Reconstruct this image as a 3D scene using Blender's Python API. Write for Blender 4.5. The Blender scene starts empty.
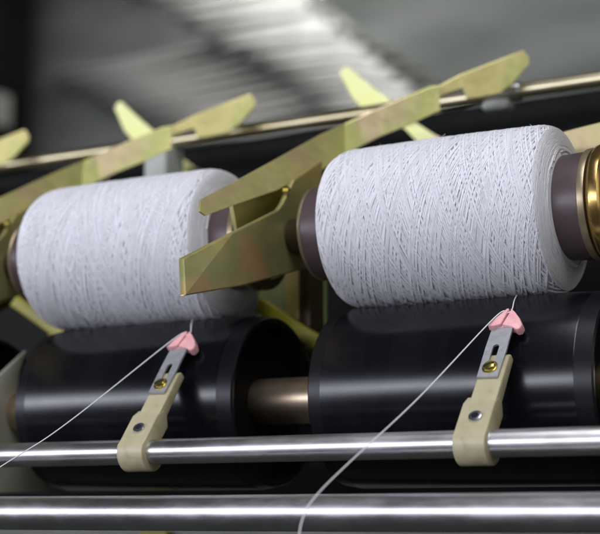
import bpy, bmesh, math, random
from mathutils import Vector, Matrix, noise

# ------------------------------------------------------------------ camera, world, lights
S = bpy.context.scene
COL = S.collection
CM = 0.01                                   # the script is written in centimetres

YAW, PITCH = math.radians(29.4), math.radians(9.39)
fw = Vector((-math.sin(YAW)*math.cos(PITCH), math.cos(YAW)*math.cos(PITCH), math.sin(PITCH)))
rt = Vector((math.cos(YAW), math.sin(YAW), 0))
up = rt.cross(fw)
cam_d = bpy.data.cameras.new('camera')
cam = bpy.data.objects.new('camera', cam_d); COL.objects.link(cam)
m = Matrix((rt, up, -fw)).transposed().to_4x4()
m.translation = Vector((36.1, -67.16, -5.80))*CM
cam.matrix_world = m
cam_d.sensor_width = 36; cam_d.lens = 90
cam_d.clip_start = 0.02; cam_d.clip_end = 60
cam_d.dof.use_dof = True; cam_d.dof.focus_distance = 0.685; cam_d.dof.aperture_fstop = 9.0
S.camera = cam
S.view_settings.view_transform = 'Standard'; S.view_settings.look = 'None'
S.view_settings.exposure = 0.12; S.view_settings.gamma = 1

W = bpy.data.worlds.new('World'); S.world = W; W.use_nodes = True
W.node_tree.nodes['Background'].inputs[0].default_value = (0.80, 0.84, 0.80, 1)
W.node_tree.nodes['Background'].inputs[1].default_value = 0.04

def area(name, loc, target, sx, sy, power, col):
    d = bpy.data.lights.new(name, 'AREA'); d.shape = 'RECTANGLE'; d.size = sx*CM; d.size_y = sy*CM
    d.energy = power; d.color = col
    o = bpy.data.objects.new(name, d); COL.objects.link(o)
    o.location = Vector(loc)*CM
    o.rotation_euler = (Vector(target)-Vector(loc)).to_track_quat('-Z', 'Y').to_euler()
    return o
# long row of tubes in front of the machine, a wide window behind it, a lamp overhead, added fills for arms, pale band and hall wall
area('tube_lamp_front', (-95, -200, 26), (-5, 0, 4), 460, 12, 19, (0.88, 0.90, 1.0))
area('window_front', (-100, -225, 30), (-5, 0, 4), 420, 56, 42, (0.82, 0.85, 1.0))
area('lamp_overhead', (44, -85, 140), (0, 0, 6), 55, 120, 17, (0.93, 0.935, 1.0))
area('window_right', (190, -20, 60), (5, 0, 6), 90, 110, 4, (0.97, 1.0, 0.86))
area('arm_fill', (150, 215, 45), (0, 0, 10), 150, 110, 11, (1.0, 0.98, 0.90))  # added fill to brighten the cradle plates that face right
area('band_fill', (-146, 130, 168), (-148, 258, 114), 70, 24, 3.1, (1.0, 1.0, 0.96)).data.spread = math.radians(72)  # added fill that lights the pale diagonal band, fading downwards
area('wall_fill', (30, 165, 185), (-30, 262, 105), 90, 60, 27, (0.98, 1.0, 0.96))  # added fill brightening the right part of the hall wall

# ------------------------------------------------------------------ helpers
def tag(o, label=None, cat=None, group=None, kind=None):
    if label: o['label'] = label
    if cat: o['category'] = cat
    if group: o['group'] = group
    if kind: o['kind'] = kind
    return o
def obj(name, bm, mat, parent=None, origin=None, smooth=True, angle=35):
    """bm in world cm -> ONE mesh object whose origin is `origin` (cm) or its parent's"""
    o0 = Vector(origin) if origin is not None else (Vector(parent['_o']) if parent is not None and '_o' in parent else Vector((0, 0, 0)))
    for v in bm.verts: v.co = (v.co-o0)*CM
    bmesh.ops.recalc_face_normals(bm, faces=bm.faces)
    if smooth:
        for f in bm.faces: f.smooth = True
        for e in bm.edges:
            if len(e.link_faces) == 2 and e.calc_face_angle(0) > math.radians(angle): e.smooth = False
    me = bpy.data.meshes.new(name); bm.to_mesh(me); bm.free()
    me.materials.append(mat)
    o = bpy.data.objects.new(name, me); COL.objects.link(o)
    if parent is None: o.location = o0*CM
    else: o.parent = parent
    o['_o'] = tuple(o0) if parent is None else tuple(Vector(parent['_o']))
    return o
def thing(name, loc, label, cat, group=None):
    o = bpy.data.objects.new(name, None); COL.objects.link(o); o.location = Vector(loc)*CM
    o.empty_display_size = 0.01; o['_o'] = tuple(loc)
    return tag(o, label, cat, group)
def kids(o): return [c for c in bpy.data.objects if c.parent == o]
def copy_tree(o, off, parent=None):
    c = o.copy(); COL.objects.link(c)
    if parent is None: c.location = o.location+Vector(off)*CM
    else: c.parent = parent
    for ch in kids(o): copy_tree(ch, off, c)
    return c

def lathe_x(bm, prof, y, z, n=96, caps=False):
    """prof: list of (x, r); turned about the line (y, z) along X"""
    rings = []
    for x, r in prof:
        rings.append([bm.verts.new((x, y+r*math.cos(2*math.pi*k/n), z+r*math.sin(2*math.pi*k/n))) for k in range(n)])
    for a, b in zip(rings, rings[1:]):
        for k in range(n): bm.faces.new((a[k], a[(k+1) % n], b[(k+1) % n], b[k]))
    if caps:
        bm.faces.new(rings[0]); bm.faces.new(rings[-1])
    return bm
def tube(bm, pts, rad, n=10, closed=False):
    pts = [Vector(p) for p in pts]; N = len(pts)
    if not hasattr(rad, '__len__'): rad = [rad]*N
    rings = []; nrm = None
    for i, p in enumerate(pts):
        if closed: t = pts[(i+1) % N]-pts[i-1]
        else: t = pts[min(i+1, N-1)]-pts[max(i-1, 0)]
        t.normalize()
        if nrm is None:
            nrm = t.orthogonal().normalized()
        else:
            nrm = (nrm-t*nrm.dot(t)).normalized()
        b = t.cross(nrm)
        rings.append([bm.verts.new(p+(nrm*math.cos(2*math.pi*k/n)+b*math.sin(2*math.pi*k/n))*rad[i]) for k in range(n)])
    pairs = list(zip(rings, rings[1:]))+([(rings[-1], rings[0])] if closed else [])
    for a, b in pairs:
        for k in range(n): bm.faces.new((a[k], a[(k+1) % n], b[(k+1) % n], b[k]))
    if not closed:
        bm.faces.new(rings[0]); bm.faces.new(rings[-1])
    return bm
def smooth_path(pts, n=8):
    P = [Vector(p) for p in pts]; P = [2*P[0]-P[1]]+P+[2*P[-1]-P[-2]]; out = []
    for i in range(1, len(P)-2):
        for k in range(n):
            t = k/n
            out.append(0.5*(2*P[i]+(P[i+1]-P[i-1])*t+(2*P[i-1]-5*P[i]+4*P[i+1]-P[i+2])*t*t+(3*P[i]-P[i-1]-3*P[i+1]+P[i+2])*t**3))
    out.append(P[-2]); return out
def box(bm, x0, x1, y0, y1, z0, z1):
    v = [bm.verts.new((x, y, z)) for x in (x0, x1) for y in (y0, y1) for z in (z0, z1)]
    for f in ((0, 1, 3, 2), (4, 6, 7, 5), (0, 4, 5, 1), (2, 3, 7, 6), (0, 2, 6, 4), (1, 5, 7, 3)): bm.faces.new([v[i] for i in f])
    return bm
def bevel(bm, w=0.05, seg=2, ang=40):
    bmesh.ops.remove_doubles(bm, verts=bm.verts, dist=1e-4)
    bmesh.ops.recalc_face_normals(bm, faces=bm.faces)
    es = [e for e in bm.edges if len(e.link_faces) == 2 and e.calc_face_angle(0) > math.radians(ang)]
    bmesh.ops.bevel(bm, geom=es, offset=w, segments=seg, affect='EDGES', profile=0.5, clamp_overlap=True)
    return bm
def sheet(polys, thick, direction):
    """bent sheet metal: polygons (lists of 3D points) extruded along `direction`"""
    bm = bmesh.new(); cache = {}
    def V(p):
        k = tuple(round(c, 3) for c in p)
        if k not in cache: cache[k] = bm.verts.new(p)
        return cache[k]
    faces = [bm.faces.new([V(p) for p in poly]) for poly in polys]
    d = Vector(direction).normalized()*thick
    bmesh.ops.recalc_face_normals(bm, faces=bm.faces)
    r = bmesh.ops.extrude_face_region(bm, geom=list(bm.faces), use_keep_orig=True)
    bmesh.ops.translate(bm, vec=d, verts=[g for g in r['geom'] if isinstance(g, bmesh.types.BMVert)])
    return bm

# ------------------------------------------------------------------ materials
def mat(name, col, rough=0.5, metal=0.0, **kw):
    mt = bpy.data.materials.new(name); mt.use_nodes = True
    b = mt.node_tree.nodes['Principled BSDF']
    b.inputs['Base Color'].default_value = (*col, 1); b.inputs['Roughness'].default_value = rough; b.inputs['Metallic'].default_value = metal
    for k, v in kw.items(): b.inputs[k.replace('_', ' ')].default_value = v
    return mt
def nodes(mt): return mt.node_tree.nodes, mt.node_tree.links, mt.node_tree.nodes['Principled BSDF']
def noise_node(mt, scale, detail=4, stretch=None, rough=0.55):
    N, L, b = nodes(mt)
    tc = N.new('ShaderNodeTexCoord'); mp = N.new('ShaderNodeMapping'); L.new(tc.outputs['Object'], mp.inputs[0])
    if stretch: mp.inputs['Scale'].default_value = stretch
    n = N.new('ShaderNodeTexNoise'); n.inputs['Scale'].default_value = scale; n.inputs['Detail'].default_value = detail
    n.inputs['Roughness'].default_value = rough
    L.new(mp.outputs[0], n.inputs['Vector']); return n
def ramp(mt, src, stops, target=None):
    N, L, b = nodes(mt)
    r = N.new('ShaderNodeValToRGB'); e = r.color_ramp.elements
    while len(e) < len(stops): e.new(0.5)
    for el, (p, c) in zip(e, stops):
        el.position = p; el.color = (*c, 1) if hasattr(c, '__len__') else (c, c, c, 1)
    L.new(src, r.inputs[0])
    if target: L.new(r.outputs[0], b.inputs[target])
    return r
def bump(mt, src, strength, dist=0.0005):
    N, L, b = nodes(mt)
    bp = N.new('ShaderNodeBump'); bp.inputs['Strength'].default_value = strength; bp.inputs['Distance'].default_value = dist
    L.new(src, bp.inputs['Height']); L.new(bp.outputs[0], b.inputs['Normal'])

def zinc(name, cols, rough=(0.32, 0.48), scale=11, metal=0.55):
    mt = mat(name, cols[0], 0.36, metal)
    n = noise_node(mt, scale, 3); k = len(cols)
    ramp(mt, n.outputs['Fac'], [(0.34+0.32*i/(k-1), c) for i, c in enumerate(cols)], 'Base Color')
    n2 = noise_node(mt, 160, 5); ramp(mt, n2.outputs['Fac'], [(0.3, rough[0]), (0.7, rough[1])], 'Roughness')
    n3 = noise_node(mt, 260, 5, (1, .25, 1)); bump(mt, n3.outputs['Fac'], 0.10, 0.0003)
    return mt
M = {}
M['zinc'] = zinc('yellow_passivated_zinc', [(0.66, 0.52, 0.30), (0.64, 0.57, 0.22), (0.72, 0.63, 0.27), (0.58, 0.60, 0.21), (0.68, 0.52, 0.33)])
M['zinc_dark'] = zinc('dark_passivated_zinc', [(0.58, 0.38, 0.16), (0.56, 0.44, 0.16), (0.40, 0.40, 0.17), (0.58, 0.37, 0.16)])
M['zinc_lit'] = zinc('lit_passivated_zinc', [(0.86, 0.88, 0.32), (0.90, 0.90, 0.48), (0.82, 0.87, 0.28)], (0.4, 0.55), 13, 0.1)  # lightened zinc: strong light on the lever blades put into the colour
M['zinc_pink'] = zinc('pinkish_passivated_zinc', [(0.40, 0.29, 0.19), (0.38, 0.33, 0.15), (0.42, 0.30, 0.21)])
M['hub'] = mat('dark_bronze', (0.06, 0.040, 0.022), 0.42, 0.5)
M['gold'] = zinc('gold_metal', [(0.42, 0.27, 0.09), (0.52, 0.35, 0.13)], (0.18, 0.28), 13, 0.95)
M['zinc_green'] = zinc('greenish_zinc', [(0.22, 0.26, 0.10), (0.30, 0.34, 0.15), (0.26, 0.26, 0.12)])
M['olive'] = mat('olive_yellow_paint', (0.33, 0.30, 0.02), 0.45)

mt = M['steel'] = mat('polished_steel', (0.62, 0.61, 0.62), 0.2, 1.0)
n = noise_node(mt, 70, 8, (0.3, 1, 1), 0.7); ramp(mt, n.outputs['Fac'], [(0.35, 0.27), (0.5, 0.33), (0.68, 0.42)], 'Roughness')
n2 = noise_node(mt, 45, 6, (0.35, 1, 1), 0.7); ramp(mt, n2.outputs['Fac'], [(0.34, (0.50, 0.48, 0.46)), (0.46, (0.61, 0.60, 0.60)), (0.7, (0.65, 0.64, 0.655))], 'Base Color')
mt = M['rod'] = mat('tarnished_steel', (0.55, 0.50, 0.38), 0.34, 1.0)
n = noise_node(mt, 40, 5, (0.3, 1, 1)); ramp(mt, n.outputs['Fac'], [(0.35, (0.42, 0.36, 0.20)), (0.6, (0.64, 0.56, 0.38))], 'Base Color')
mt = M['drum'] = mat('black_drum', (0.0025, 0.0025, 0.005), 0.3, 0.0)
mt.node_tree.nodes['Principled BSDF'].inputs['Specular IOR Level'].default_value = 0.38
n = noise_node(mt, 9, 6, (1, 0.6, 0.6)); ramp(mt, n.outputs['Fac'], [(0.3, 0.15), (0.5, 0.19), (0.7, 0.26)], 'Roughness')
n2 = noise_node(mt, 30, 6, (1, .12, .12), 0.7); ramp(mt, n2.outputs['Fac'], [(0.45, (0.0025, 0.0025, 0.0045)), (0.75, (0.007, 0.007, 0.009))], 'Base Color')
n3 = noise_node(mt, 420, 3, (1, 0.08, 0.08)); bump(mt, n3.outputs['Fac'], 0.05, 0.0002)
M['drum_rim'] = mat('drum_rim_band', (0.006, 0.006, 0.008), 0.32, 0.0, Specular_IOR_Level=0.22)  # rougher, slightly greyer band at the drum ends
mt = M['drum_in'] = mat('drum_inner_face', (0.004, 0.004, 0.004), 0.7, 0.0, Specular_IOR_Level=0.15)
mt = M['shaft'] = mat('brown_shaft_steel', (0.17, 0.12, 0.09), 0.38, 1.0)
n = noise_node(mt, 80, 5, (1, .3, .3)); ramp(mt, n.outputs['Fac'], [(0.3, (0.44, 0.34, 0.24)), (0.7, (0.62, 0.50, 0.37))], 'Base Color')
mt = M['yarn'] = mat('white_cotton_yarn', (0.74, 0.74, 0.79), 0.9, 0.0, Sheen_Weight=0.25, Sheen_Roughness=0.5, Subsurface_Weight=0.3, Subsurface_Scale=0.0012, Subsurface_Radius=(1, 1, 1))
n = noise_node(mt, 260, 3); ramp(mt, n.outputs['Fac'], [(0.3, (0.74, 0.735, 0.77)), (0.7, (0.81, 0.805, 0.84))], 'Base Color')
n2 = noise_node(mt, 2600, 2); bump(mt, n2.outputs['Fac'], 0.3, 0.0003)
mt = M['core'] = mat('brown_bobbin_plastic', (0.080, 0.056, 0.058), 0.36)
n = noise_node(mt, 70, 5); ramp(mt, n.outputs['Fac'], [(0.3, 0.30), (0.7, 0.46)], 'Roughness')
M['core_rim'] = mat('pale_worn_rim', (0.30, 0.24, 0.15), 0.35, 0.6)
mt = M['cream'] = mat('cream_nylon', (0.48, 0.42, 0.26), 0.42, 0.0, Subsurface_Weight=0.12, Subsurface_Scale=0.004)
n = noise_node(mt, 120, 5); ramp(mt, n.outputs['Fac'], [(0.30, (0.35, 0.30, 0.17)), (0.42, (0.43, 0.38, 0.235)), (0.68, (0.48, 0.43, 0.28))], 'Base Color')
n2 = noise_node(mt, 700, 3); bump(mt, n2.outputs['Fac'], 0.15, 0.0002)
mt = M['plate'] = mat('galvanised_sheet', (0.44, 0.45, 0.47), 0.5, 0.7)
n = noise_node(mt, 500, 4); ramp(mt, n.outputs['Fac'], [(0.3, 0.42), (0.7, 0.6)], 'Roughness')
M['screw'] = mat('bright_zinc_screw', (0.66, 0.70, 0.76), 0.25, 1.0)
M['hole_shade'] = mat('painted_recess_shade', (0.015, 0.017, 0.022), 0.8, 0.0, Specular_IOR_Level=0.1)
M['brass'] = mat('yellow_zinc_screw', (0.62, 0.50, 0.16), 0.25, 1.0)
mt = M['pink'] = mat('pink_ceramic', (0.80, 0.30, 0.33), 0.42, 0.0, Subsurface_Weight=0.1, Subsurface_Scale=0.002)
n = noise_node(mt, 300, 4); ramp(mt, n.outputs['Fac'], [(0.3, (0.74, 0.34, 0.36)), (0.7, (0.84, 0.46, 0.46))], 'Base Color')
M['thread'] = mat('white_thread', (0.80, 0.80, 0.82), 0.8)
mt = M['wall'] = mat('hall_wall', (0.10, 0.105, 0.10), 0.9)
n = noise_node(mt, 2.2, 3, (1, 1, 3)); ramp(mt, n.outputs['Fac'], [(0.3, (0.07, 0.076, 0.072)), (0.7, (0.14, 0.146, 0.14))], 'Base Color')
mt = M['slat'] = mat('pale_band_slat', (0.70, 0.70, 0.67), 0.7)
n = noise_node(mt, 12, 4, (1, 1, 2)); ramp(mt, n.outputs['Fac'], [(0.3, (0.55, 0.55, 0.52)), (0.7, (0.78, 0.78, 0.75))], 'Base Color')
M['slat_grey'] = mat('grey_band_slat', (0.24, 0.235, 0.225), 0.8)
mt = M['cover'] = mat('dark_machine_paint', (0.010, 0.011, 0.010), 0.6, 0.0, Specular_IOR_Level=0.12)
n = noise_node(mt, 14, 4); ramp(mt, n.outputs['Fac'], [(0.3, (0.003, 0.0035, 0.003)), (0.7, (0.007, 0.008, 0.007))], 'Base Color')
mt = M['bed'] = mat('grey_green_machine_paint', (0.20, 0.21, 0.18), 0.5)
n = noise_node(mt, 20, 5); ramp(mt, n.outputs['Fac'], [(0.3, (0.16, 0.17, 0.145)), (0.7, (0.25, 0.26, 0.225))], 'Base Color')
M['guard'] = mat('cream_grey_paint', (0.34, 0.34, 0.27), 0.5)
M['post'] = mat('pale_grey_plastic', (0.42, 0.44, 0.40), 0.5)
M['orange'] = mat('orange_brown_paint', (0.20, 0.11, 0.02), 0.5)

# ------------------------------------------------------------------ setting behind the machine
bm = bmesh.new()
for z0, z1, y in ((-60, 260, 262),):
    box(bm, -520, 280, y, y+14, z0, z1-0.4)
obj('hall_wall', bm, M['wall']); o = bpy.data.objects['hall_wall']
tag(o, 'dark grey hall wall blurred far behind the machine', 'wall')

rnd = random.Random(4)
def slat(bm, x0, x1, y0, y1, z0, z1, t0, t1):
    """one slat with long tapering ends"""
    zm = z0+(z1-z0)*.75
    o_ = [(x0, zm), (x0+t0, z0), (x1-t1, z0), (x1, z1-(z1-z0)*.2), (x1-t1*.6, z1), (x0+t0*.8, z1)]
    a = [bm.verts.new((x, y0, z)) for x, z in o_]; b = [bm.verts.new((x, y1, z)) for x, z in o_]
    bm.faces.new(a); bm.faces.new(b)
    for i in range(6): bm.faces.new((a[i], a[(i+1) % 6], b[(i+1) % 6], b[i]))
bm = bmesh.new(); z = 150.0  # made-up slats stand in for the blurred light band; tapers fade its edge
while z > 76:
    xl = -196+(131.6-z)*1.5+rnd.uniform(-3, 3); xr = -141+(123.5-z)*1.06
    slat(bm, xl, xr, 255+rnd.uniform(-.6, .6), 261.5, z, z+3.1+rnd.uniform(-.4, .3), 38, 5); z -= 3.6
tag(obj('band_slats', bm, M['slat'], smooth=False), 'bright pale slats standing in for the blurred diagonal light band behind the machine, widest and brightest of the two', 'blurred band')
bm = bmesh.new(); z = 117.0  # made-up slats again, for the dimmer blurred band
while z > 70:
    xl = -232+(118-z)*1.6+rnd.uniform(-4, 4)
    slat(bm, xl, xl+58, 258+rnd.uniform(-.4, .4), 261.5, z, z+2.2, 26, 26); z -= 2.5
tag(obj('band_slats', bm, M['slat_grey'], smooth=False), 'dim grey slats standing in for a second blurred diagonal band behind the left yarn package', 'blurred band')
bm = bmesh.new(); box(bm, -285, -229, 235, 250, -60, 260)
tag(obj('hall_column', bevel(bm, 1), M['cover'], smooth=False), 'dark square column at the upper left of the background', 'column')
bm = bmesh.new(); box(bm, -238, -222, 228, 234, 96, 105); box(bm, -236, -224, 226.5, 228, 97.5, 103.5)
tag(obj('junction_box', bevel(bm, .6), M['slat_grey'], smooth=False), 'small grey junction box on the dark column at left', 'junction box')

# dark machine body behind the drums, and its bed below
bm = bmesh.new(); box(bm, -120, 60, 22, 40, -30, 20.9)
tag(obj('machine_cover', bevel(bm, 0.6), M['cover'], smooth=False), 'black machine cover behind the drums and below the back rod', 'machine cover')
bm = bmesh.new(); box(bm, -120, 60, 8, 21.8, -9.2, -6.3)
bed = obj('machine_bed', bevel(bm, 0.3), M['bed'], smooth=False)
tag(bed, 'grey green machine bed seen below the lower chrome rail', 'machine bed')
bm = bmesh.new(); box(bm, -16.9, -14.9, 7.3, 7.97, -8.2, -6.75); box(bm, -16.3, -15.5, 7.1, 7.3, -8.0, -7.0)
tag(obj('yellow_latch', bevel(bm, .08), M['olive'], smooth=False), 'small yellow latch on the machine bed below the lower chrome rail', 'latch')

# ------------------------------------------------------------------ rails and rods
def rail(name, y, z, r, mt_, x0, x1, label, cat):
    bm = bmesh.new(); lathe_x(bm, [(x0, r*.9), (x0+.1, r), (x1-.1, r), (x1, r*.9)], y, z, 64, True)
    return tag(obj(name, bm, mt_, origin=(0, y, z)), label, cat)
rail('guide_rail', -7.7, -2.81, 0.60, M['steel'], -70, 45, 'thin polished steel rail carrying the two cream thread guides', 'rail')
rail('chrome_rail', -10.0, -5.70, 0.80, M['steel'], -70, 45, 'thick chrome rail along the bottom below the thread guides', 'rail')
rail('back_rod', 15.0, 19.25, 0.46, M['rod'], -90, 50, 'long tarnished round rod behind the cradle arms', 'rod')
rail('drum_shaft', 0, 0, 1.19, M['shaft'], -70, 45, 'brown steel shaft running through the black drums', 'shaft')

bm = bmesh.new(); box(bm, -21.7, -19.9, 13.9, 16.1, 12, 18.75)
post = thing('rod_support', (-20.8, 15, 12), 'pale grey support post under the back rod behind the left yarn package', 'support post')
obj('post', bevel(bm, .15), M['post'], post, smooth=False)
bm = bmesh.new(); lathe_x(bm, [(-21.5, .62), (-21.4, .68), (-20.2, .68), (-20.1, .62)], 15, 19.25, 32); obj('collar', bm, M['rod'], post)
bm = bmesh.new(); box(bm, 2.6, 4.4, 14.4, 15.6, 18.2, 18.78)  # small pale block under the rod
rs = thing('rod_block', (4, 15, 18), 'pale grey block under the back rod beside the right cradle arm end', 'clip')
obj('block_body', bevel(bm, .35, 3), M['post'], rs, smooth=False)
bm = bmesh.new(); lathe_x(bm, [(3.0, .52), (3.1, .56), (4.9, .56), (5.0, .52)], 15, 19.25, 32); obj('collar', bm, M['steel'], rs)

# ------------------------------------------------------------------ drive drums
def make_drum(x0, x1, label):
    t = thing('drive_drum', (x0, 0, 0), label, 'drum', 'black drive drums on the shaft')
    R = 4.5; bm = bmesh.new()
    lathe_x(bm, [(x0+.75, R-.015), (x0+.8, R), (x1-.9, R), (x1-.85, R-.015)], 0, 0, 160); obj('shell', bm, M['drum'], t)
    for xa, xb, sg in ((x1-.85, x1, 1), (x0+.75, x0, -1)):
        bm = bmesh.new()
        lathe_x(bm, [(xa, R-.02), (xb-.08*sg, R-.12), (xb, R-.2), (xb, R-.36), (xb-.06*sg, R-.42), (xb-.9*sg, R-.45)], 0, 0, 160)
        obj('rim', bm, M['drum_rim'], t)
        bm = bmesh.new(); lathe_x(bm, [(xb-.9*sg, R-.45), (xb-1.0*sg, 1.21)], 0, 0, 96)
        obj('end_face', bm, M['drum_in'], t)
    return t
make_drum(-16.9, -3.15, 'black drive drum under the left yarn package')
make_drum(1.1, 15.3, 'black drive drum under the right yarn package')
make_drum(-36.5, -22.0, 'black drive drum mostly cut off by the left edge of the picture')

# ------------------------------------------------------------------ yarn packages
AX = 8.6                                    # height of the package axis above the drum shaft
R0 = 4.03
def yarn_mesh(xa, xb, seed, R0=R0):
    rn = random.Random(seed); bm = bmesh.new(); L = xb-xa; xc = (xa+xb)/2
    def prof(x):                            # radius of the wound body
        d = max(0.0, abs(x-xc)-(L/2-.75))
        return R0-.02-0.2*(d/.75)**2.2-.05*math.sin((x-xa)/L*math.pi)*-1
    body = [(xa-.36, 2.3), (xa-.35, 2.6), (xa-.28, 3.0), (xa-.14, 3.5), (xa, 3.78-.03)]
    body += [(xa+L*k/40, prof(xa+L*k/40)-.06) for k in range(1, 40)]
    body += [(xb, 3.78-.03), (xb+.14, 3.5), (xb+.28, 3.0), (xb+.35, 2.6), (xb+.36, 2.3)]
    lathe_x(bm, body, 0, AX, 96)
    verts, faces = [], []
    def strand(pts, r):
        base = len(verts); n = 4; N = len(pts)
        for i, p in enumerate(pts):
            t = (pts[min(i+1, N-1)]-pts[max(i-1, 0)]).normalized()
            rad = Vector((0, p.y, p.z-AX)).normalized(); b = t.cross(rad).normalized(); rad = b.cross(t)
            for k in range(n):
                a = math.pi/4+k*math.pi/2
                verts.append(p+(rad*math.cos(a)+b*math.sin(a))*r)
        for i in range(N-1):
            for k in range(n):
                faces.append((base+i*n+k, base+i*n+(k+1) % n, base+(i+1)*n+(k+1) % n, base+(i+1)*n+k))
    # cross winding: the yarn runs to and fro along the package while it turns
    th = rn.uniform(0, 6.28); d = 1; x = xa; seg = 72
    NP = 660
    for ps in range(NP):
        turns = rn.gauss(1.46, .06) if rn.random() < .88 else rn.uniform(.9, 2.0)
        x1 = (xb-rn.random()**2*.55) if d > 0 else (xa+rn.random()**2*.55)
        off = .17*(ps/NP-1)+.045; n = int(turns*seg); pts = []; ph = rn.uniform(0, 6.28)
        for i in range(n+1):
            t = i/n; e = t
            xx = x+(x1-x)*e+.06*math.sin(t*turns*5+ph)*math.sin(math.pi*t)
            a = th+t*turns*2*math.pi; r = prof(min(max(xx, xa), xb))+off+.002*math.sin(5*a+ph)
            pts.append(Vector((xx, r*math.cos(a), AX+r*math.sin(a))))
        strand(pts, rn.uniform(.046, .054)); th += turns*2*math.pi; x = x1; d = -d
    # arcs of older layers on both end faces
    for sg, xe in ((1, xb), (-1, xa)):
        for k in range(260):
            r = 2.60+1.18*math.sqrt(rn.random()); a0 = rn.uniform(0, 6.28); sp = rn.uniform(.7, 2.6); amp = rn.uniform(.03, .16); pts = []
            for i in range(40):
                t = i/39; rr = min(r+amp*(1-4*(t-.5)**2), 3.88)
                q = (3.78-rr)/1.18
                bulge = .36*max(0, min(1, q))**.75 if q > 0 else q*.9
                a = a0+sp*t
                pts.append(Vector((xe+sg*(bulge+rn.uniform(.0, .012)+.01), rr*math.cos(a), AX+rr*math.sin(a))))
            strand(pts, rn.uniform(.036, .048))
    # loose fibres
    for k in range(110):
        xx = rn.uniform(xa+.2, xb-.2); a = rn.uniform(0, 6.28); r = prof(xx)+.05
        p = Vector((xx, r*math.cos(a), AX+r*math.sin(a))); rad = Vector((0, math.cos(a), math.sin(a)))
        tg = Vector((rn.uniform(-1, 1), -math.sin(a)*rn.uniform(-1, 1), math.cos(a)*rn.uniform(-1, 1)))*.3
        strand([p, p+rad*.05+tg*.5, p+rad*rn.uniform(.06, .13)+tg], .007)
    vs = [bm.verts.new(v) for v in verts]
    for f in faces: bm.faces.new([vs[i] for i in f])
    return bm
def make_package(dx, seed, label):
    t = thing('yarn_package', (7+dx, 0, AX), label, 'yarn package', 'yarn packages on the drums')
    o = obj('yarn_winding', yarn_mesh(1.33+dx, 12.6+dx, seed), M['yarn'], t, angle=80)
    bm = bmesh.new()
    lathe_x(bm, [(-.42+dx, 2.1), (-.5+dx, 2.2), (-.46+dx, 2.36), (-.38+dx, 2.38), (.9+dx, 2.40), (13.1+dx, 2.52), (13.9+dx, 2.56), (14.15+dx, 2.55), (14.15+dx, 2.2)], 0, AX, 96)
    tb = obj('bobbin_tube', bm, M['core'], t)
    bm = bmesh.new(); lathe_x(bm, [(-.56+dx, 2.15), (-.60+dx, 2.28), (-.58+dx, 2.42), (-.48+dx, 2.45), (-.42+dx, 2.40), (-.42+dx, 2.15)], 0, AX, 96); obj('rim', bm, M['core_rim'], tb)
    bm = bmesh.new(); lathe_x(bm, [(14.15+dx, 2.2), (14.15+dx, 2.6), (14.22+dx, 2.68), (14.40+dx, 2.70), (14.52+dx, 2.66), (14.52+dx, 2.1)], 0, AX, 96); obj('rim', bm, M['core_rim'], tb)
    return t
make_package(0, 11, 'white yarn package at the right, in sharp focus, with brown tube ends')
make_package(-18.8, 29, 'white yarn package at the left, partly hidden by a cradle finger')

# ------------------------------------------------------------------ bobbin cradles
ROWS1 = [[[-3.0, -7.54, 9.25], [-2.6, -8.23, 8.54]], [[-3.3, -6.64, 9.62], [-2.6, -7.7, 8.42]], [[-3.5, -2.77, 11.41], [-2.6, -4.22, 9.73]], [[-3.5, 0.38, 12.95], [-2.6, -0.83, 10.98]], [[-3.5, 1.24, 13.38], [-2.6, -0.31, 11.24]], [[-3.3, 5.29, 15.46], [-2.6, 3.76, 12.87]], [[-2.9, 7.33, 16.49], [-2.6, 6.74, 14.4]]]
ROWS2 = [[[-2.26, 7.86, 16.91], [-2.13, 7.95, 15.19]], [[-1.63, 8.28, 17.29], [-1.21, 8.57, 15.77]], [[-0.55, 9.0, 17.88], [0.11, 9.45, 16.45]], [[1.19, 10.16, 18.82], [1.53, 10.4, 17.28]], [[1.7, 10.5, 18.93], [1.7, 10.51, 17.34]]]
HANDLE = [[1.0, 10.36, 18.45], [1.59, 10.75, 19.01], [2.59, 11.4, 19.67], [4.34, 12.54, 20.53], [5.79, 13.47, 21.24], [6.04, 13.65, 20.82], [6.03, 13.65, 20.39], [5.13, 13.08, 19.1], [4.5, 12.67, 18.57], [3.55, 12.05, 18.31], [2.91, 11.63, 18.2], [2.72, 11.5, 18.86], [1.73, 10.85, 18.41], [1.08, 10.42, 17.85]]
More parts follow.
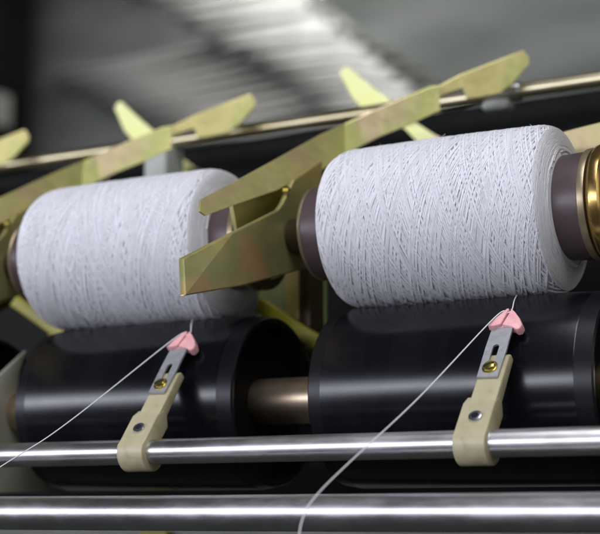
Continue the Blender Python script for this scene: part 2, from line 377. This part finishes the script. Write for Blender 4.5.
def make_cradle(label):
    t = thing('bobbin_cradle', (-2.5, 12, 17), label, 'bobbin cradle', 'yellow bobbin cradles along the machine')
    rows = ROWS1+ROWS2
    polys = [[a[0], b[0], b[1], a[1]] for a, b in zip(rows, rows[1:])]
    arm = obj('arm', bevel(sheet(polys, .22, (-.9, .42, 0)), .05), M['zinc'], t, angle=12)
    obj('handle', bevel(sheet([HANDLE], .2, (-.4, .9, 0)), .05), M['zinc'], arm, angle=20)
    # lower finger, its free corner bent outwards
    A, B, C, D = (-2.85, -9.26, 6.12), (-2.2, -5.77, 7.9), (-2.2, -1.45, 9.78), (-2.2, -1.0, 10.2)
    E, F = (-2.2, .2, 11.7), (-2.2, 3.3, 13.4)
    G, H, I, J = (-2.2, 3.55, 7.7), (-2.2, .9, 6.95), (-2.2, -4.98, 5.33), (-2.2, -10.03, 4.19)
    obj('finger', bevel(sheet([[A, B, J], [B, C, I, J], [C, D, E, F, G, H, I]], .28, (-1, 0, 0)), .07), M['zinc_dark'], t, angle=12)
    bm = bmesh.new()
    bmesh.ops.translate(bm, vec=(0, 0, 0), verts=bm.verts)
    WEB = [[-3.6, -3.8, 10.03], [-3.6, -.9, 11.44], [-3.6, 2.1, 12.58], [-3.6, 3.79, 11.22], [-3.6, 3.79, 7.76], [-3.6, .55, 6.53], [-3.6, -1.2, 7.03], [-3.6, -3.0, 7.9]]
    bm = sheet([WEB], .22, (-1, 0, 0))
    obj('web_plate', bevel(bm, .05), M['zinc'], t, angle=20)
    bm = bmesh.new(); lathe_x(bm, [(-2.19, .3), (-2.15, .9), (-1.2, 1.0), (-.9, 1.25), (-.50, 2.12), (-.45, 1.0)], 0, AX, 64)
    hub = obj('hub', bm, M['hub'], t)
    bm = bmesh.new(); lathe_x(bm, [(-4.25, 1.0), (-4.25, 2.45), (-4.2, 2.62), (-4.0, 2.72), (-3.86, 2.66), (-3.83, 1.2)], 0, AX, 96)
    obj('centring_disc', bm, M['gold'], t)
    bm = bmesh.new(); tube(bm, [(-2.35, -.62, 11.0), (-2.05, -.62, 11.0)], [.16, .13], 6); obj('rivet', bm, M['brass'], t)
    return t
c1 = make_cradle('yellow zinc bobbin cradle between the two yarn packages, with forked fingers and long raised arm')
c0 = copy_tree(c1, (-18.8, 0, 0)); c0['label'] = 'yellow zinc bobbin cradle whose long arm rises behind the left yarn package'
c00 = copy_tree(c1, (-37.6, 0, 0)); c00['label'] = 'yellow zinc bobbin cradle showing only its arm tip at the left edge'

t = thing('bobbin_cradle', (15, 4, 10), 'gold hubbed bobbin cradle at the right edge holding the right package tube', 'bobbin cradle', 'yellow bobbin cradles along the machine')
bm = bmesh.new()
lathe_x(bm, [(14.56, .6), (14.56, 2.30), (14.60, 2.62), (14.72, 2.78), (14.95, 2.86), (15.2, 2.80), (15.35, 2.62), (15.42, 2.3), (15.6, 2.15), (16.6, 2.05), (17.0, 1.9), (17.0, .5)], 0, AX, 96)
obj('hub', bm, M['gold'], t)
RPL = [[11.0, 4.0, 13.40], [11.99, 4.0, 13.54], [13.3, 4.0, 13.69], [15.9, 4.0, 13.9], [15.9, 4.0, 9.59], [11.87, 4.0, 9.83], [11.0, 4.0, 10.94]]
obj('web_plate', bevel(sheet([RPL], .25, (0, 1, 0)), .06), M['zinc_pink'], t, angle=20)
bm = bmesh.new(); box(bm, 16.0, 16.3, -1.8, 4.2, 7.2, 13.8); obj('side_plate', bevel(bm, .06), M['zinc'], t)

# levers behind the arms
SP = [[-8.48, 17.0, 22.87], [-8.24, 17.0, 23.24], [-7.98, 17.0, 23.34], [-6.49, 17.0, 22.01], [-4.57, 17.0, 20.39], [-2.87, 17.0, 18.75], [-1.39, 17.0, 17.68], [-0.23, 17.0, 16.67], [-2.28, 17.0, 16.92], [-3.72, 17.0, 18.5], [-5.13, 17.0, 19.11], [-6.61, 17.0, 20.13], [-7.51, 17.0, 21.07]]
def make_lever(label):
    t = thing('lift_lever', (-1.5, 17, 17), label, 'lever', 'pale yellow levers behind the cradle arms')
    # folded blade: upper half leans back towards the light
    pts = [(p[0], p[1]+(p[2]-17)*.04, p[2]) for p in SP]
    obj('blade', bevel(sheet([pts], .25, (0, 1, 0)), .06), M['zinc_lit'], t, angle=20)
    bm = bmesh.new(); tube(bm, [(-1.3, 16.6, 17.25), (-1.3, 17.6, 17.25)], .35, 20); obj('pivot', bm, M['rod'], t)
    return t
l1 = make_lever('pale yellow lever blade crossing behind the arm above the right yarn package')
l0 = copy_tree(l1, (-18.3, 0, .15)); l0['label'] = 'pale yellow lever blade crossing behind the arm above the left yarn package'

# yellow links and brackets behind the drums
def make_link(dx, dz, label):
    t = thing('yellow_link', (-24+dx, 5, 7), label, 'link bar', 'yellow link bars behind the drums')
    a, b = Vector((-26.0+dx, 5, 8.0+dz)), Vector((-20.3+dx, 5, 4.45+dz)); bm = bmesh.new()
    d = (b-a).normalized(); n = Vector((-d.z, 0, d.x))*.42
    pl = [a-n, a+n, b+n, b-n]
    obj('bar', bevel(sheet([pl], .5, (0, 1, 0)), .12, 3), M['olive'], t)
    bm = bmesh.new(); box(bm, -23.0+dx, -20.8+dx, 5.8, 6.2, 3.0+dz, 5.9+dz); obj('lug', bevel(bm, .1), M['orange'], t)
    return t
make_link(0, 0, 'yellow link bar sloping down behind the left end of the left package')
make_link(18.6, -2.0, 'yellow link bar behind the open end of the left drum')
GR = [[-9.13, 8.0, 9.2], [-4.6, 8.0, 8.8], [-4.6, 8.0, 3.2], [-9.1, 8.0, 3.4]]
t = thing('mounting_bracket', (-6.5, 8, 3), 'greenish zinc bracket standing behind the gap between the two drums', 'bracket')
obj('bracket_plate', bevel(sheet([GR], .3, (0, 1, 0)), .08), M['zinc_green'], t)
bm = bmesh.new(); box(bm, -6.6, -5.4, 6.8, 7.95, 3.2, 9.0); obj('flange', bevel(bm, .1), M['zinc_dark'], t)
bm = bmesh.new(); box(bm, -5.35, -4.6, 6.2, 7.95, -3, 9.0); obj('brown_strip', bevel(bm, .1), M['hub'], t)

FIN = [[-20.2, 0.5, 3.64], [-20.2, -0.06, 2.31], [-20.2, -0.33, 0.69], [-20.2, -0.09, -0.72], [-20.2, 0.49, -1.84], [-20.2, 1.61, -3.0], [-20.2, 2.95, -4.47], [-20.2, -4.71, -4.68], [-20.2, -4.99, 0.38], [-20.2, -1.78, 2.0]]
bm = sheet([FIN], .25, (-1, 0, 0)); bevel(bm, .06)
tag(obj('guard_plate', bm, M['guard'], origin=(-20.2, 0, 0)), 'cream grey curved guard plate beside the left drum', 'guard plate')

# ------------------------------------------------------------------ thread guides
GO = Vector((11.23, -8.6, -2.57)); GD = Vector((0, .631, .776)); GN = Vector((0, -.776, .631)); GX = Vector((1, 0, 0))
def G(x, s, n): return GO+GX*x+GD*s+GN*n
def extrude_profile(bm, prof, x0, x1):
    """prof: (y, z) outline extruded along X"""
    a = [bm.verts.new((x0, y, z)) for y, z in prof]; b = [bm.verts.new((x1, y, z)) for y, z in prof]
    bm.faces.new(a); bm.faces.new(b)
    for i in range(len(prof)): bm.faces.new((a[i], a[(i+1) % len(prof)], b[(i+1) % len(prof)], b[i]))
def make_guide(label):
    t = thing('thread_guide', (GO.x, -7.7, -2.81), label, 'thread guide', 'cream thread guides on the thin rail')
    ry, rz, ro = -7.7, -2.81, .95
    yz = lambda s, n: (GO.y+GD.y*s+GN.y*n, GO.z+GD.z*s+GN.z*n)
    # collar round the rail and the wide lower block as one outline
    prof = [yz(1.95, .02), yz(.35, .02)]
    a0 = math.atan2(yz(.1, .02)[1]-rz, yz(.1, .02)[0]-ry)
    a0 = a0 if a0 > 0 else a0+2*math.pi
    for k in range(19):
        a = a0+(2*math.pi-.1-a0+.35)*k/18
        prof.append((ry+ro*math.cos(a), rz+ro*math.sin(a)))
    prof += [yz(.9, -1.0), yz(2.1, -1.05), yz(2.5, -.62), yz(2.5, -.2)]
    bm = bmesh.new(); extrude_profile(bm, prof, GO.x-.77, GO.x+.72)
    body = obj('clamp', bevel(bm, .07, 3, 30), M['cream'], t, angle=30)
    # narrower upper shank
    bm = bmesh.new(); pr = [(1.7, -.04), (4.75, -.04), (5.0, -.18), (5.0, -.55), (1.7, -.7)]
    extrude_profile(bm, [yz(*q) for q in pr], GO.x-.52, GO.x+.70)
    obj('shank', bevel(bm, .08, 3, 30), M['cream'], t, angle=30)
    # slotted metal plate (an outline with a real slot)
    outer = [(-.47, 3.42), (.50, 3.40), (.54, 5.0), (.50, 6.55), (-.48, 6.55), (-.50, 5.2)]
    slot = [(.15*math.cos(a), 5.25+.15*math.sin(a)) for a in [math.pi*k/8 for k in range(9)]]+[(-.15, 3.95), (-.1, 3.8), (.1, 3.8), (.15, 3.95)]
    bm = bmesh.new(); L_ = .10
    ov = [bm.verts.new(G(x, s, -.02)) for x, s in outer]; sv = [bm.verts.new(G(x, s, -.02)) for x, s in slot]
    es = [bm.edges.new((ov[i], ov[(i+1) % len(ov)])) for i in range(len(ov))]+[bm.edges.new((sv[i], sv[(i+1) % len(sv)])) for i in range(len(sv))]
    bmesh.ops.triangle_fill(bm, edges=es, use_beauty=True)
    r = bmesh.ops.extrude_face_region(bm, geom=list(bm.faces), use_keep_orig=True)
    bmesh.ops.translate(bm, vec=GN*L_, verts=[g for g in r['geom'] if isinstance(g, bmesh.types.BMVert)])
    obj('slotted_plate', bm, M['plate'], t, angle=25)
    # screws
    def disc(x, s, n0, prof, nseg=28):
        bm = bmesh.new(); rings = []
        for h, r_ in prof:
            rings.append([bm.verts.new(G(x+r_*math.cos(2*math.pi*k/nseg), s+r_*math.sin(2*math.pi*k/nseg), n0+h)) for k in range(nseg)])
        for a, b in zip(rings, rings[1:]):
            for k in range(nseg): bm.faces.new((a[k], a[(k+1) % nseg], b[(k+1) % nseg], b[k]))
        bm.faces.new(rings[-1]); return bm
    sc = obj('socket_screw', disc(.03, 1.12, .02, [(0, .31), (.06, .31), (.10, .29), (.12, .22), (.12, .155), (.03, .14)]), M['screw'], t)
    obj('hex_shade', disc(.03, 1.12, .13, [(0, .18), (.016, .175)], 6), M['hole_shade'], sc)  # flat dark hexagon on the head, socket shade put into its colour
    b = obj('slotted_screw', disc(.02, 3.98, .08, [(0, .36), (.04, .36), (.05, .29), (.13, .28), (.19, .24), (.215, .15), (.22, .03)]), M['brass'], t)
    bm = bmesh.new()
    v = [bm.verts.new(G(.02+x*.9-y*.43, 3.98+x*.43+y*.9, h)) for x in (-.25, .25) for y in (-.035, .035) for h in (.26, .305)]
    for f in ((0, 1, 3, 2), (4, 6, 7, 5), (0, 4, 5, 1), (2, 3, 7, 6), (0, 2, 6, 4), (1, 5, 7, 3)): bm.faces.new([v[i] for i in f])
    obj('slot_shade', bm, M['hole_shade'], b, smooth=False)  # dark bar across the head stands in for the shaded slot
    # pink ceramic pigtail eyelet: one pinched loop, thin at the left, a fat lobe at the right
    bm = bmesh.new()
    def petal(o_, n0, n1, tilt):
        a = [bm.verts.new(G(.1+(x-.1)*.9, 6.4+(q-6.4)*.93, n0+tilt*x)) for x, q in o_]; b = [bm.verts.new(G(.1+(x-.1)*.87, 6.4+(q-6.4)*.93, n1+tilt*x)) for x, q in o_]
        bm.faces.new(a); bm.faces.new(b)
        for i in range(len(o_)): bm.faces.new((a[i], a[(i+1) % len(o_)], b[(i+1) % len(o_)], b[i]))
    petal([(-.68, 6.34), (-.50, 6.74), (-.20, 7.20), (.06, 7.60), (.17, 7.58), (.10, 7.16), (.03, 6.80), (-.02, 6.50), (-.34, 6.36)], -.06, .28, -.12)
    petal([(.20, 7.66), (.46, 7.46), (.80, 7.06), (1.02, 6.66), (.96, 6.36), (.80, 6.28), (.60, 6.40), (.32, 6.46), (.04, 6.50), (.10, 6.80), (.17, 7.12), (.24, 7.50)], -.16, .26, -.22)
    petal([(-.36, 6.36), (.0, 6.46), (.5, 6.42), (.6, 6.62), (.1, 6.86), (-.3, 6.66)], -.12, .10, -.1)
    bevel(bm, .12, 4, 30)
    obj('eyelet', bm, M['pink'], t, angle=50)
    return t
g1 = make_guide('cream thread guide with pink eyelet below the right yarn package')
g0 = copy_tree(g1, (-17.41, 0, 0)); g0['label'] = 'cream thread guide with pink eyelet below the left yarn package'

# ------------------------------------------------------------------ running threads
def make_thread(dx, pts, label):
    P = [Vector(p) for p in pts]; bm = bmesh.new(); tube(bm, smooth_path(P, 10), .027, 8)
    tag(obj('yarn_thread', bm, M['thread'], origin=P[0]), label, 'thread', 'threads running through the eyelets')
E1 = [G(.18, 7.62, .02), G(.12, 7.25, .2), G(-.35, 6.8, .38)]
make_thread(0, [(10.66, -1.2, 4.42), (10.95, -2.3, 4.0)]+[tuple(p) for p in E1]+[(9.6, -10.0, -.95), (8.2, -13.9, -3.85), (7.66, -15.3, -5.0), (7.42, -15.9, -5.75), (7.32, -16.2, -6.8), (7.3, -16.3, -9), (7.3, -16.3, -14)], 'white thread running from the right pink eyelet down across the chrome rail')
D_ = Vector((-17.41, 0, 0))
make_thread(0, [(-7.6, -1.2, 4.42), (-6.95, -2.3, 4.0)]+[tuple(p+D_) for p in E1]+[(-8.1, -11, -1.55), (-9.5, -14, -3.65), (-12.9, -22, -8.9)], 'white thread running from the left pink eyelet to the left edge')

for o in bpy.data.objects:
    if '_o' in o: del o['_o']
